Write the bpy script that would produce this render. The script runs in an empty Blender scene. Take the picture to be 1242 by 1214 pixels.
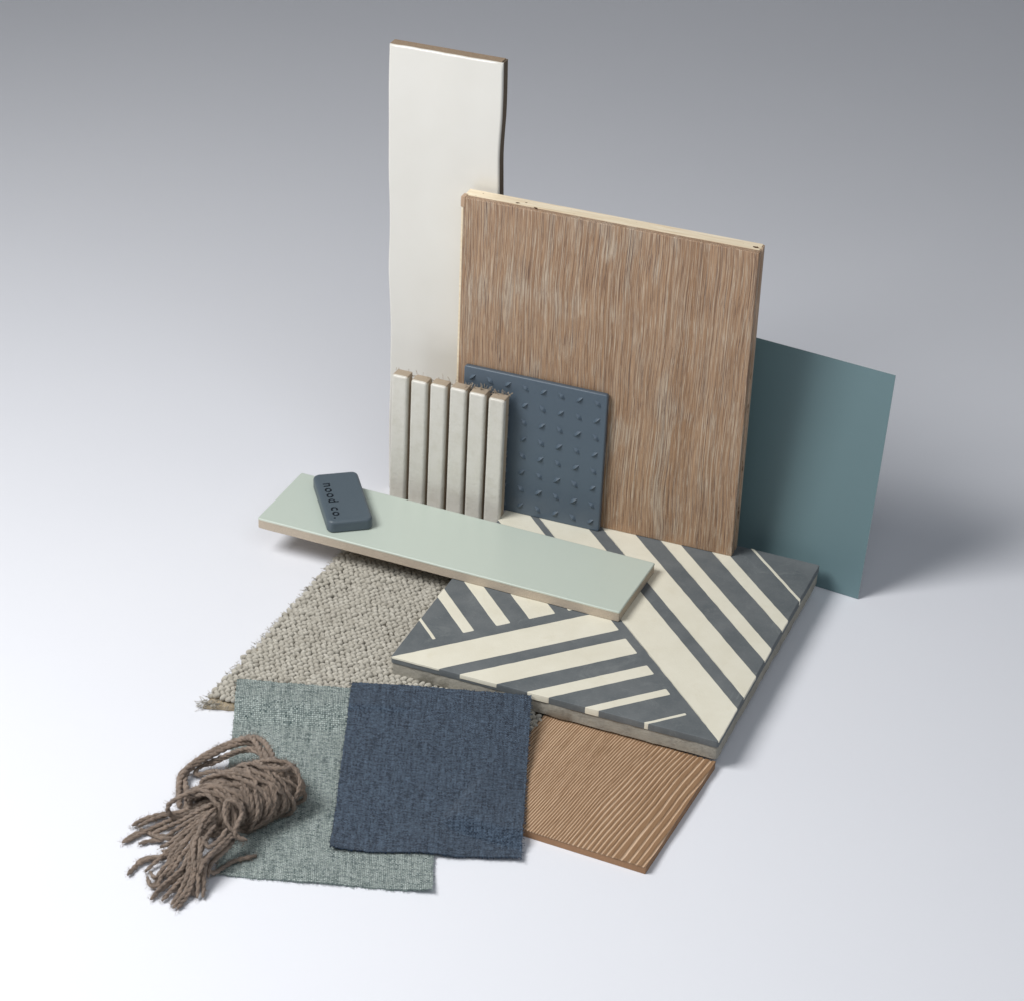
import bpy, bmesh, math, random
import numpy as np
from mathutils import Vector, Matrix, noise as mnoise

random.seed(7)
rng = np.random.default_rng(7)
S = 0.001                      # everything below is written in millimetres
sc = bpy.context.scene
col = sc.collection

# ------------------------------------------------------------------ camera
CAM = Vector((321.511, -1183.325, 919.188))
CR = Vector((0.926266, 0.37555, 0.031502)).normalized()
CF = Vector((-0.305578, 0.797342, -0.52045)).normalized()
CU = CR.cross(CF).normalized()
FPX, PCX, PCY = 3284.27, 614.04, 599.68
cd = bpy.data.cameras.new('camera')
cam = bpy.data.objects.new('camera', cd)
col.objects.link(cam)
cam.matrix_world = Matrix(((CR.x, CU.x, -CF.x, CAM.x*S), (CR.y, CU.y, -CF.y, CAM.y*S), (CR.z, CU.z, -CF.z, CAM.z*S), (0, 0, 0, 1)))
cd.sensor_fit = 'HORIZONTAL'
cd.sensor_width = 36
cd.lens = FPX*36/1242
cd.shift_x = (621-PCX)/1242
cd.shift_y = -(607-PCY)/1242
cd.clip_start = 0.05
cd.clip_end = 60
cd.dof.use_dof = True
cd.dof.focus_distance = 1.57
cd.dof.aperture_fstop = 25
sc.camera = cam

# ------------------------------------------------------------------ light
world = bpy.data.worlds.new('World')
sc.world = world
world.use_nodes = True
wb = world.node_tree.nodes['Background']
wb.inputs[0].default_value = (0.92, 0.955, 1.0, 1)
wb.inputs[1].default_value = 0.105


def area_light(name, loc, target, sx, sy, power, color):
    ld = bpy.data.lights.new(name, 'AREA')
    ld.shape = 'RECTANGLE'
    ld.size, ld.size_y = sx, sy
    ld.energy = power
    ld.color = color
    o = bpy.data.objects.new(name, ld)
    col.objects.link(o)
    o.location = loc
    o.rotation_euler = (Vector(target)-Vector(loc)).to_track_quat('-Z', 'Y').to_euler()
    return o


area_light('window_light', (-0.72, -0.52, 1.08), (-0.05, -0.25, 0.0), 0.58, 0.58, 17.3, (1.0, 0.985, 0.965))
area_light('added_front_fill', (0.62, -0.85, 1.30), (0.12, -0.35, 0.0), 1.1, 1.1, 6.5, (0.90, 0.945, 1.0))  # unseen fill lamp, added to brighten the paper in front

sc.view_settings.view_transform = 'Standard'
sc.view_settings.look = 'None'
sc.view_settings.exposure = 0.0
sc.view_settings.gamma = 1.0


# ------------------------------------------------------------------ helpers
def onz(px, py, h):
    """point at height h (mm) that the photograph shows at pixel px, py"""
    d = CF*FPX + CR*(px-PCX) - CU*(py-PCY)
    return CAM + d*((h-CAM.z)/d.z)


def link(name, verts, faces, mat, parent=None, smooth=True, uvs=None, sharp=40):
    me = bpy.data.meshes.new(name)
    v = np.asarray(verts, dtype=float)*S
    me.from_pydata([tuple(p) for p in v], [], faces)
    if mat is not None:
        me.materials.append(mat)
    if uvs is not None:
        uvl = me.uv_layers.new(name='UVMap')
        idx = np.empty(len(me.loops), dtype=np.int32)
        me.loops.foreach_get('vertex_index', idx)
        uvl.data.foreach_set('uv', np.asarray(uvs, dtype=np.float32)[idx].ravel())
    me.update()
    if smooth:
        val = np.zeros(len(verts), int)
        for f in faces:
            for i in f: val[i] += 1
        # flat caps (fans round one centre point) stay flat, the rest is smooth
        me.polygons.foreach_set('use_smooth', [True]*len(faces))
        if sharp:
            me.set_sharp_from_angle(angle=math.radians(sharp))
        me.polygons.foreach_set('use_smooth', [not (len(f) == 3 and val[list(f)].max() > 9) for f in faces])
    o = bpy.data.objects.new(name, me)
    col.objects.link(o)
    if parent is not None:
        o.parent = parent
    return o


def tag(o, label=None, cat=None, group=None, kind=None):
    if label: o['label'] = label
    if cat: o['category'] = cat
    if group: o['group'] = group
    if kind: o['kind'] = kind
    return o


def thing(name, loc, label, cat, yaw=0, lean=0, roll=0):
    o = bpy.data.objects.new(name, None)
    o.empty_display_size = 0.02
    col.objects.link(o)
    e = Vector((math.cos(yaw), math.sin(yaw), 0))
    n = Vector((-math.sin(yaw), math.cos(yaw), 0))
    u = Vector((0, 0, 1))*math.cos(lean) + n*math.sin(lean)
    y = u.cross(e)
    M = Matrix(((e.x, y.x, u.x), (e.y, y.y, u.y), (e.z, y.z, u.z))) @ Matrix.Rotation(roll, 3, 'Y')
    o.matrix_world = Matrix.Translation(Vector(loc)*S) @ M.to_4x4()
    return tag(o, label, cat)


def rrect(x0, y0, x1, y1, r=1.0, n=3, step=6.0, wob=0.0, seed=0, wscale=0.03):
    """counter-clockwise rounded rectangle with optional uneven outline"""
    pts = []
    cs = [(x1-r, y0+r, -90), (x1-r, y1-r, 0), (x0+r, y1-r, 90), (x0+r, y0+r, 180)]
    arcs = []
    for cx, cy, a0 in cs:
        arcs.append([(cx+r*math.cos(math.radians(a0+90*k/n)), cy+r*math.sin(math.radians(a0+90*k/n))) for k in range(n+1)])
    for i in range(4):
        pts += arcs[i]
        a, b = arcs[i][-1], arcs[(i+1) % 4][0]
        L = math.dist(a, b)
        m = max(1, int(L/step))
        for k in range(1, m):
            t = k/m
            pts.append((a[0]+(b[0]-a[0])*t, a[1]+(b[1]-a[1])*t))
    if wob:
        out = []
        for (x, y) in pts:
            nx = mnoise.noise(Vector((x*wscale, y*wscale, seed)))
            ny = mnoise.noise(Vector((x*wscale+50, y*wscale, seed+9)))
            out.append((x+nx*wob*2, y+ny*wob*2))
        pts = out
    return pts


def slab_mesh(outline, z0, z1, bev=0.5, nb=3, bbev=0.0):
    P = np.array(outline, float)
    n = len(P)
    d1 = P-np.roll(P, 1, 0); d2 = np.roll(P, -1, 0)-P
    nn = np.stack([d1[:, 1], -d1[:, 0]], 1)/np.maximum(np.linalg.norm(d1, axis=1)[:, None], 1e-9)
    nm = np.stack([d2[:, 1], -d2[:, 0]], 1)/np.maximum(np.linalg.norm(d2, axis=1)[:, None], 1e-9)
    N = nn+nm
    N /= np.maximum((N*N).sum(1)[:, None]/2, 0.4)
    rings = []
    if bbev > 0:
        rings.append((bbev, z0)); rings.append((0, z0+bbev))
    else:
        rings.append((0, z0))
    if bev > 0:
        for k in range(nb+1):
            a = math.pi/2*k/nb
            rings.append((bev*(1-math.cos(a)), z1-bev+bev*math.sin(a)))
    else:
        rings.append((0, z1))
    V, F = [], []
    for ins, z in rings:
        Q = P-N*ins
        V += [(x, y, z) for x, y in Q]
    for k in range(len(rings)-1):
        for i in range(n):
            j = (i+1) % n
            F.append((k*n+i, k*n+j, (k+1)*n+j, (k+1)*n+i))
    b = (len(rings)-1)*n
    top = np.array(V[b:b+n])
    c = (top.max(0)+top.min(0))/2 if n > 40 else top.mean(0)
    V.append(tuple(c)); V.append((c[0], c[1], z0))
    for i in range(n):
        j = (i+1) % n
        F.append((b+i, b+j, len(V)-2)); F.append((j, i, len(V)-1))
    return V, F


def stand(VF, t):
    """lay-flat slab -> upright: x right, z up, its top surface facing the viewer at y = 0"""
    V, F = VF
    return [(x, t-z, y) for x, y, z in V], F


def smooth(a, b, x):
    t = min(1, max(0, (x-a)/(b-a)))
    return t*t*(3-2*t)


def catmull(pts, step=1.2):
    P = [Vector(p) for p in pts]
    P = [P[0]*2-P[1]] + P + [P[-1]*2-P[-2]]
    out = []
    for i in range(1, len(P)-2):
        a, b, c, d = P[i-1:i+3]
        m = max(2, int((c-b).length/step))
        for k in range(m):
            t = k/m
            out.append(0.5*((2*b)+(c-a)*t+(2*a-5*b+4*c-d)*t*t+(3*b-a-3*c+d)*t*t*t))
    out.append(P[-2])
    return out


def tube(V, F, path, rad, sides=6):
    """rad: number or list"""
    base = len(V)
    n = len(path)
    up = Vector((0, 0, 1))
    prev = None
    for i, p in enumerate(path):
        t = (path[min(i+1, n-1)]-path[max(i-1, 0)])
        if t.length < 1e-6: t = Vector((1, 0, 0))
        t.normalize()
        if prev is None:
            a = t.cross(up)
            if a.length < 1e-3: a = t.cross(Vector((1, 0, 0)))
        else:
            a = prev-t*prev.dot(t)
        a.normalize(); prev = a
        b = t.cross(a)
        r = rad[i] if hasattr(rad, '__len__') else rad
        for k in range(sides):
            q = 2*math.pi*k/sides
            V.append(tuple(p+a*(r*math.cos(q))+b*(r*math.sin(q))))
    for i in range(n-1):
        for k in range(sides):
            k2 = (k+1) % sides
            F.append((base+i*sides+k, base+i*sides+k2, base+(i+1)*sides+k2, base+(i+1)*sides+k))
    F.append(tuple(base+k for k in reversed(range(sides))))
    F.append(tuple(base+(n-1)*sides+k for k in range(sides)))


def ply(V, F, path, R=1.8, pitch=8.0, sides=6, ph=0.0):
    """two-ply twisted yarn"""
    n = len(path)
    prev = None
    subs = [[], []]
    s = 0
    for i, p in enumerate(path):
        t = (path[min(i+1, n-1)]-path[max(i-1, 0)])
        if t.length < 1e-6: t = Vector((1, 0, 0))
        t.normalize()
        if prev is None:
            a = t.cross(Vector((0, 0, 1)))
            if a.length < 1e-3: a = t.cross(Vector((1, 0, 0)))
        else:
            a = prev-t*prev.dot(t)
        a.normalize(); prev = a
        b = t.cross(a)
        if i: s += (p-path[i-1]).length
        q = 2*math.pi*s/pitch+ph
        taper = min(1.0, 0.55+0.45*min(i, n-1-i)/2.0)
        for k in (0, 1):
            qq = q+math.pi*k
            subs[k].append(p+(a*math.cos(qq)+b*math.sin(qq))*R*0.39*taper)
    for k in (0, 1):
        m = len(subs[k])
        rr = [R*0.70*min(1.0, 0.5+0.5*min(i, m-1-i)/2.0)*(1+0.10*math.sin(i*1.7+ph+k)) for i in range(m)]
        tube(V, F, subs[k], rr, sides)


def fibre(V, F, p, d, L, r=0.07, curl=0.6, n=3):
    path = [Vector(p)]
    d = Vector(d).normalized()
    for i in range(n):
        d = (d+Vector((random.gauss(0, curl), random.gauss(0, curl), random.gauss(0, curl)))*0.5).normalized()
        path.append(path[-1]+d*(L/n))
    tube(V, F, path, r, 3)


# ------------------------------------------------------------------ node helpers
class M:
    def __init__(s, name, rough=0.6, spec=0.5, color=(0.5, 0.5, 0.5)):
        s.m = bpy.data.materials.new(name)
        s.m.use_nodes = True
        s.nt = s.m.node_tree
        s.b = s.nt.nodes['Principled BSDF']
        s.b.inputs['Roughness'].default_value = rough
        s.b.inputs['Specular IOR Level'].default_value = spec
        s.b.inputs['Base Color'].default_value = (*color, 1)
        s.tc = s.nt.nodes.new('ShaderNodeTexCoord')

    def co(s, scale=(1, 1, 1), src='Object', off=(0, 0, 0)):
        k = 1000 if src == 'Object' else 1
        n = s.nt.nodes.new('ShaderNodeMapping')
        n.inputs['Scale'].default_value = tuple(c*k for c in scale)
        n.inputs['Location'].default_value = off
        s.nt.links.new(s.tc.outputs[src], n.inputs['Vector'])
        return n.outputs[0]

    def noise(s, vec, scale=1.0, detail=3, rough=0.55, dist=0.0):
        n = s.nt.nodes.new('ShaderNodeTexNoise')
        n.inputs['Scale'].default_value = scale
        n.inputs['Detail'].default_value = detail
        n.inputs['Roughness'].default_value = rough
        n.inputs['Distortion'].default_value = dist
        s.nt.links.new(vec, n.inputs['Vector'])
        return n.outputs['Fac']

    def ramp(s, fac, stops):
        n = s.nt.nodes.new('ShaderNodeValToRGB')
        e = n.color_ramp.elements
        while len(e) < len(stops): e.new(0.5)
        for i, (p, c) in enumerate(stops):
            e[i].position = p
            e[i].color = (c, c, c, 1) if not hasattr(c, '__len__') else (*c, 1)
        s.nt.links.new(fac, n.inputs[0])
        return n.outputs[0]

    def mix(s, fac, a, b, mode='MIX'):
        n = s.nt.nodes.new('ShaderNodeMix')
        n.data_type = 'RGBA'; n.blend_type = mode
        for sock, v in ((n.inputs[0], fac), (n.inputs[6], a), (n.inputs[7], b)):
            if isinstance(v, (int, float)): sock.default_value = v
            elif isinstance(v, tuple): sock.default_value = (*v, 1)
            else: s.nt.links.new(v, sock)
        return n.outputs[2]

    def math(s, op, a, b=0.0, clamp=False):
        n = s.nt.nodes.new('ShaderNodeMath')
        n.operation = op; n.use_clamp = clamp
        for sock, v in ((n.inputs[0], a), (n.inputs[1], b)):
            if isinstance(v, (int, float)): sock.default_value = v
            else: s.nt.links.new(v, sock)
        return n.outputs[0]

    def sep(s, vec):
        n = s.nt.nodes.new('ShaderNodeSeparateXYZ')
        s.nt.links.new(vec, n.inputs[0])
        return n.outputs

    def color(s, c): s.nt.links.new(c, s.b.inputs['Base Color'])
    def rough(s, c): s.nt.links.new(c, s.b.inputs['Roughness'])

    def bump(s, h, dist=0.1, strength=1.0):
        n = s.nt.nodes.new('ShaderNodeBump')
        n.inputs['Distance'].default_value = dist*S
        n.inputs['Strength'].default_value = strength
        s.nt.links.new(h, n.inputs['Height'])
        s.nt.links.new(n.outputs[0], s.b.inputs['Normal'])


def mottled(name, base, rough=0.5, spec=0.5, amt=0.06, scale=0.08, fine=0.0, bump=0.0, bscale=1.0):
    m = M(name, rough, spec)
    v = m.co()
    f = m.noise(v, scale, 4)
    c = m.mix(f, tuple(x*(1-amt) for x in base), tuple(min(1, x*(1+amt)) for x in base))
    if fine:
        g = m.noise(v, bscale*1.7, 3)
        c = m.mix(m.ramp(g, [(0.35, 0), (0.7, 1)]), c, tuple(x*(1-fine) for x in base))
    m.color(c)
    if bump:
        m.bump(m.noise(v, bscale, 4), bump)
    return m.m


paper_m = M('white_paper', 0.75, 0.2)
pv = paper_m.co()
paper_m.color(paper_m.mix(paper_m.noise(pv, 0.006, 5, 0.65), (0.785, 0.805, 0.860), (0.812, 0.830, 0.880)))
paper_m.bump(paper_m.noise(pv, 0.9, 3), 0.05)
paper_m = paper_m.m

glaze_white = M('white_glaze', 0.22, 0.5)
v = glaze_white.co()
glaze_white.color(glaze_white.mix(glaze_white.noise(v, 0.03, 3), (0.68, 0.665, 0.615), (0.73, 0.72, 0.68)))
glaze_white.bump(glaze_white.noise(glaze_white.co((1, 1, .5)), 0.03, 1), 1.1)
glaze_white = glaze_white.m
clay_brown = mottled('fired_clay', (0.36, 0.27, 0.19), 0.9, 0.2, 0.2, 0.1, 0.3, 0.4, 1.2)
clay_dark = mottled('dark_clay', (0.20, 0.155, 0.115), 0.9, 0.2, 0.2, 0.1, 0.3, 0.4, 1.2)
clay_beige = mottled('beige_clay', (0.46, 0.38, 0.29), 0.9, 0.2, 0.15, 0.1, 0.2, 0.3, 1.2)
clay_light = mottled('pale_clay', (0.56, 0.48, 0.385), 0.9, 0.2, 0.12, 0.1, 0.15, 0.3, 1.2)
glaze_sage = mottled('sage_glaze', (0.545, 0.615, 0.55), 0.32, 0.45, 0.015, 0.02, 0, 0.05, 0.2)
glaze_lip = mottled('sage_lip', (0.66, 0.66, 0.55), 0.4, 0.45, 0.05, 0.1)
glaze_finger = M('finger_glaze', 0.32, 0.5)
v = glaze_finger.co()
glaze_finger.color(glaze_finger.mix(glaze_finger.ramp(glaze_finger.noise(v, 0.12, 5, 0.7), [(0.45, 0), (0.85, 1)]), (0.67, 0.655, 0.60), (0.57, 0.55, 0.475)))
glaze_finger.bump(glaze_finger.noise(v, 0.4, 3), 0.25)
glaze_finger = glaze_finger.m

teal_m = mottled('teal_card', (0.142, 0.222, 0.243), 0.42, 0.4, 0.03, 0.02, 0, 0.02, 2.0)
slate_m = mottled('slate_blue_porcelain', (0.090, 0.124, 0.162), 0.36, 0.5, 0.07, 0.05, 0.10, 0.08, 1.5)
soap_m = mottled('slate_grey_resin', (0.090, 0.120, 0.145), 0.42, 0.45, 0.05, 0.08, 0.08, 0.10, 1.2)
edge_m = mottled('cut_card_edge', (0.42, 0.50, 0.50), 0.8, 0.2, 0.1, 0.3)
letter_shade_m = mottled('letter_shade', (0.010, 0.014, 0.020), 0.8, 0.2)  # shade inside the recessed letters, put in as colour

# oak veneer: vertical grain, limed pores
oak = M('limed_oak', 0.55, 0.35)
v = oak.co((1, 1, 1))
wob = oak.noise(oak.co((0.012, 0.02, 0.008)), 1.0, 2)
xyz = oak.sep(v)
xw = oak.math('ADD', xyz[0], oak.math('MULTIPLY', wob, 9.0))
cmb = oak.nt.nodes.new('ShaderNodeCombineXYZ')
oak.nt.links.new(xw, cmb.inputs[0]); oak.nt.links.new(xyz[1], cmb.inputs[1])
oak.nt.links.new(oak.math('MULTIPLY', xyz[2], 0.022), cmb.inputs[2])
gv = cmb.outputs[0]
n_broad = oak.noise(gv, 0.07, 3)
def stretched(k, kz):
    m2 = oak.nt.nodes.new('ShaderNodeVectorMath'); m2.operation = 'MULTIPLY'
    m2.inputs[1].default_value = (k, k, kz)
    oak.nt.links.new(gv, m2.inputs[0])
    return m2.outputs[0]
n_mid = oak.noise(stretched(0.9, 0.5), 1.0, 4, 0.7)
n_lime = oak.noise(stretched(2.4, 0.42), 1.0, 3, 0.7)
n_pore = oak.noise(stretched(2.8, 0.6), 1.0, 3, 0.7, 0.2)
n_patch = oak.noise(stretched(0.06, 0.8), 1.0, 2)
c = oak.mix(oak.ramp(n_broad, [(0.3, 0), (0.7, 1)]), (0.375, 0.232, 0.136), (0.465, 0.305, 0.192))
c = oak.mix(oak.ramp(n_mid, [(0.40, 0), (0.62, 0.8)]), c, (0.235, 0.138, 0.080))
patch = oak.ramp(n_patch, [(0.54, 0), (0.66, 1)])
lime = oak.math('ADD', n_lime, oak.math('MULTIPLY', patch, 0.07))
c = oak.mix(oak.ramp(lime, [(0.545, 0), (0.595, 0.75)]), c, (0.56, 0.46, 0.36))
c = oak.mix(oak.math('MULTIPLY', patch, 0.14), c, (0.42, 0.36, 0.29))
pore = oak.math('ADD', n_pore, oak.math('MULTIPLY', patch, 0.04))
c = oak.mix(oak.ramp(pore, [(0.56, 0), (0.605, 0.85)]), c, (0.11, 0.072, 0.058))
fl = oak.noise(stretched(2.6, 2.3), 1.0, 2, 0.6)
c = oak.mix(oak.ramp(oak.math('ADD', fl, oak.math('MULTIPLY', patch, 0.05)), [(0.59, 0), (0.625, 0.65)]), c, (0.60, 0.51, 0.40))
c = oak.mix(oak.ramp(fl, [(0.37, 0.8), (0.41, 0)]), c, (0.14, 0.085, 0.065))
oak.color(c)
oak.bump(oak.mix(0.5, n_lime, n_mid), 0.35)
oak = oak.m

pine = M('pale_core_wood', 0.7, 0.3)
gv = pine.co((0.08, 1.2, 1.2))
n1 = pine.noise(gv, 0.5, 4)
n2 = pine.noise(pine.co(), 0.28, 2)
c = pine.mix(pine.ramp(n1, [(0.35, 0), (0.7, 1)]), (0.88, 0.78, 0.60), (0.76, 0.62, 0.43))
c = pine.mix(pine.ramp(n2, [(0.70, 0), (0.76, 0.9)]), c, (0.16, 0.08, 0.04))
pine.color(c)
pine.bump(n1, 0.4)
pine = pine.m

oak_edge = M('stained_edge_wood', 0.7, 0.3)
gv = oak_edge.co((1.2, 1.0, 0.05))
n1 = oak_edge.noise(gv, 0.7, 4)
n2 = oak_edge.noise(oak_edge.co((1, 1, 0.4)), 0.18, 3)
c = oak_edge.mix(oak_edge.ramp(n1, [(0.35, 0), (0.65, 1)]), (0.40, 0.27, 0.18), (0.60, 0.45, 0.33))
c = oak_edge.mix(oak_edge.ramp(n2, [(0.62, 0), (0.68, 0.9)]), c, (0.12, 0.06, 0.035))
oak_edge.color(c)
oak_edge.bump(n1, 0.4)
oak_edge = oak_edge.m

# cement tile
def cement(name, a, b, scuff, rough=0.75):
    m = M(name, rough, 0.3)
    v = m.co()
    n1 = m.noise(v, 0.05, 5, 0.6)
    n2 = m.noise(v, 0.8, 4, 0.7)
    n3 = m.noise(v, 0.035, 6, 0.75, 1.5)
    c = m.mix(m.ramp(n1, [(0.3, 0), (0.7, 1)]), a, b)
    c = m.mix(m.ramp(n2, [(0.55, 0), (0.8, 0.35)]), c, scuff)
    c = m.mix(m.ramp(n3, [(0.56, 0), (0.72, 0.5)]), c, scuff)
    m.color(c)
    m.bump(n2, 0.12)
    return m.m


cem_dark = cement('dark_grey_cement', (0.112, 0.128, 0.138), (0.165, 0.180, 0.188), (0.24, 0.26, 0.26))
cem_cream = cement('cream_cement', (0.74, 0.71, 0.59), (0.80, 0.775, 0.66), (0.70, 0.66, 0.52))
cem_body = M('raw_cement', 0.9, 0.2)
v = cem_body.co()
n1 = cem_body.noise(v, 0.06, 5, 0.7)
n2 = cem_body.noise(v, 0.5, 5, 0.75)
c = cem_body.mix(cem_body.ramp(n1, [(0.3, 0), (0.7, 1)]), (0.25, 0.24, 0.215), (0.42, 0.40, 0.34))
c = cem_body.mix(cem_body.ramp(n2, [(0.4, 0), (0.75, 0.8)]), c, (0.42, 0.40, 0.35))
cem_body.color(c)
cem_body.bump(n2, 0.7)
cem_body = cem_body.m


# woven cloth: UV in mm
def cloth(name, dark, light, pitch, slub, bias=0.5, bd=0.25, gapk=0.5):
    m = M(name, 0.9, 0.15)
    m.b.inputs['Sheen Weight'].default_value = 0.15
    m.b.inputs['Sheen Roughness'].default_value = 0.5
    k = 1.0/pitch
    uv = m.sep(m.co((1, 1, 1), 'UV'))
    # threads wander a little
    dn = m.noise(m.co((0.07, 0.07, 1), 'UV'), 1.0, 2)
    u = m.math('ADD', uv[0], m.math('MULTIPLY', dn, pitch*0.9))
    w = m.math('ADD', uv[1], m.math('MULTIPLY', dn, pitch*0.8))
    su = m.math('SINE', m.math('MULTIPLY', u, 2*math.pi*k))
    sv = m.math('SINE', m.math('MULTIPLY', w, 2*math.pi*k))
    chk = m.math('MULTIPLY', su, sv)
    weave = m.math('ADD', m.math('MULTIPLY', chk, 0.5), 0.5)
    warp = m.noise(m.co((k*1.0, k*0.08, 1), 'UV'), 1.0, 3, 0.8)
    weft = m.noise(m.co((k*0.36, k*1.0, 1), 'UV', (7, 3, 0)), 1.0, 2, 0.7)
    spk = m.noise(m.co((k*1.3, k*1.3, 1), 'UV', (3, 8, 0)), 1.0, 3, 0.7)
    # over-under: warp thread shows on one set of squares, weft on the other
    sel = m.ramp(weave, [(0.35, 0), (0.65, 1)])
    thr = m.mix(sel, warp, weft)
    t = m.math('ADD', m.math('MULTIPLY', thr, slub), m.math('MULTIPLY', spk, 1-slub))
    c = m.mix(m.ramp(t, [(bias-0.10, 0), (bias+0.10, 1)]), dark, light)
    gu = m.math('ABSOLUTE', m.math('SINE', m.math('MULTIPLY', u, 2*math.pi*k)))
    gw = m.math('ABSOLUTE', m.math('SINE', m.math('MULTIPLY', w, 2*math.pi*k)))
    gap = m.ramp(m.math('MINIMUM', gu, gw), [(0.0, 1), (0.45, 0)])
    c = m.mix(m.math('MULTIPLY', gap, gapk), c, tuple(x*0.45 for x in dark))
    m.color(c)
    m.bump(m.math('ADD', m.math('SUBTRACT', weave, gap), m.math('MULTIPLY', spk, 1.2)), bd)
    return m.m


green_cloth = cloth('green_grey_weave', (0.088, 0.138, 0.138), (0.61, 0.695, 0.665), 2.0, 0.62, 0.485, 0.5, 0.65)
navy_cloth = cloth('navy_weave', (0.009, 0.019, 0.040), (0.140, 0.208, 0.300), 1.6, 0.58, 0.52, 0.35, 0.5)
green_thread = mottled('green_thread', (0.24, 0.31, 0.29), 0.9, 0.1, 0.3, 0.5)
navy_thread = mottled('navy_thread', (0.035, 0.055, 0.09), 0.9, 0.1, 0.3, 0.5)

rug_m = M('wool_loops', 0.95, 0.1)
rug_m.b.inputs['Sheen Weight'].default_value = 0.25
v = rug_m.co()
n1 = rug_m.noise(v, 0.22, 3)
n2 = rug_m.noise(v, 2.6, 3, 0.7)
c = rug_m.mix(rug_m.ramp(n1, [(0.3, 0), (0.7, 1)]), (0.52, 0.49, 0.42), (0.74, 0.71, 0.63))
c = rug_m.mix(rug_m.ramp(n2, [(0.4, 0), (0.75, 0.55)]), c, (0.36, 0.33, 0.27))
rug_m.color(c)
rug_m.bump(n2, 0.7)
rug_m = rug_m.m
jute_m = mottled('jute_backing', (0.42, 0.35, 0.25), 0.95, 0.1, 0.3, 0.3, 0.3, 0.5, 1.0)

yarn_m = M('brown_wool', 0.95, 0.1)
yarn_m.b.inputs['Sheen Weight'].default_value = 0.3
v = yarn_m.co()
n1 = yarn_m.noise(v, 0.12, 3)
n2 = yarn_m.noise(v, 2.4, 5, 0.8)
c = yarn_m.mix(yarn_m.ramp(n1, [(0.3, 0), (0.7, 1)]), (0.185, 0.132, 0.100), (0.40, 0.295, 0.225))
c = yarn_m.mix(yarn_m.ramp(n2, [(0.42, 0), (0.70, 0.85)]), c, (0.54, 0.43, 0.34))
yarn_m.color(c)
yarn_m.bump(n2, 1.3)
yarn_m = yarn_m.m

# ------------------------------------------------------------------ the paper sweep
def build_backdrop():
    prof = []
    y0, R = 1250.0, 900.0
    for y in np.linspace(-2600, y0, 24): prof.append((y, 0.0))
    for k in range(1, 25):
        a = math.pi/2*k/24
        prof.append((y0+R*math.sin(a), R*(1-math.cos(a))))
    for z in np.linspace(R, 2800, 8)[1:]: prof.append((y0+R, z))
    yaw = 0.25
    V, F = [], []
    xs = np.linspace(-3200, 3200, 20)
    for y, z in prof:
        for x in xs:
            V.append((x*math.cos(yaw)-y*math.sin(yaw), x*math.sin(yaw)+y*math.cos(yaw), z))
    n = len(xs)
    for i in range(len(prof)-1):
        for j in range(n-1):
            F.append((i*n+j, i*n+j+1, (i+1)*n+j+1, (i+1)*n+j))
    o = link('paper_backdrop', V, F, paper_m, sharp=0)
    tag(o, 'seamless pale paper sheet under and behind the samples', kind='structure')


build_backdrop()

T = 19.5    # top of the cement tile

# ------------------------------------------------------------------ rug sample
RUG = [(-287.5, -67.5), (-106.0, -14.0), (-106.0, 148.0), (-282.0, 148.0)]
def in_rug(x, y, m=0.0):
    n = len(RUG)
    for i in range(n):
        a, b = RUG[i], RUG[(i+1) % n]
        L = math.dist(a, b)
        if ((b[0]-a[0])*(y-a[1])-(b[1]-a[1])*(x-a[0]))/L < m: return False
    return True


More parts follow.
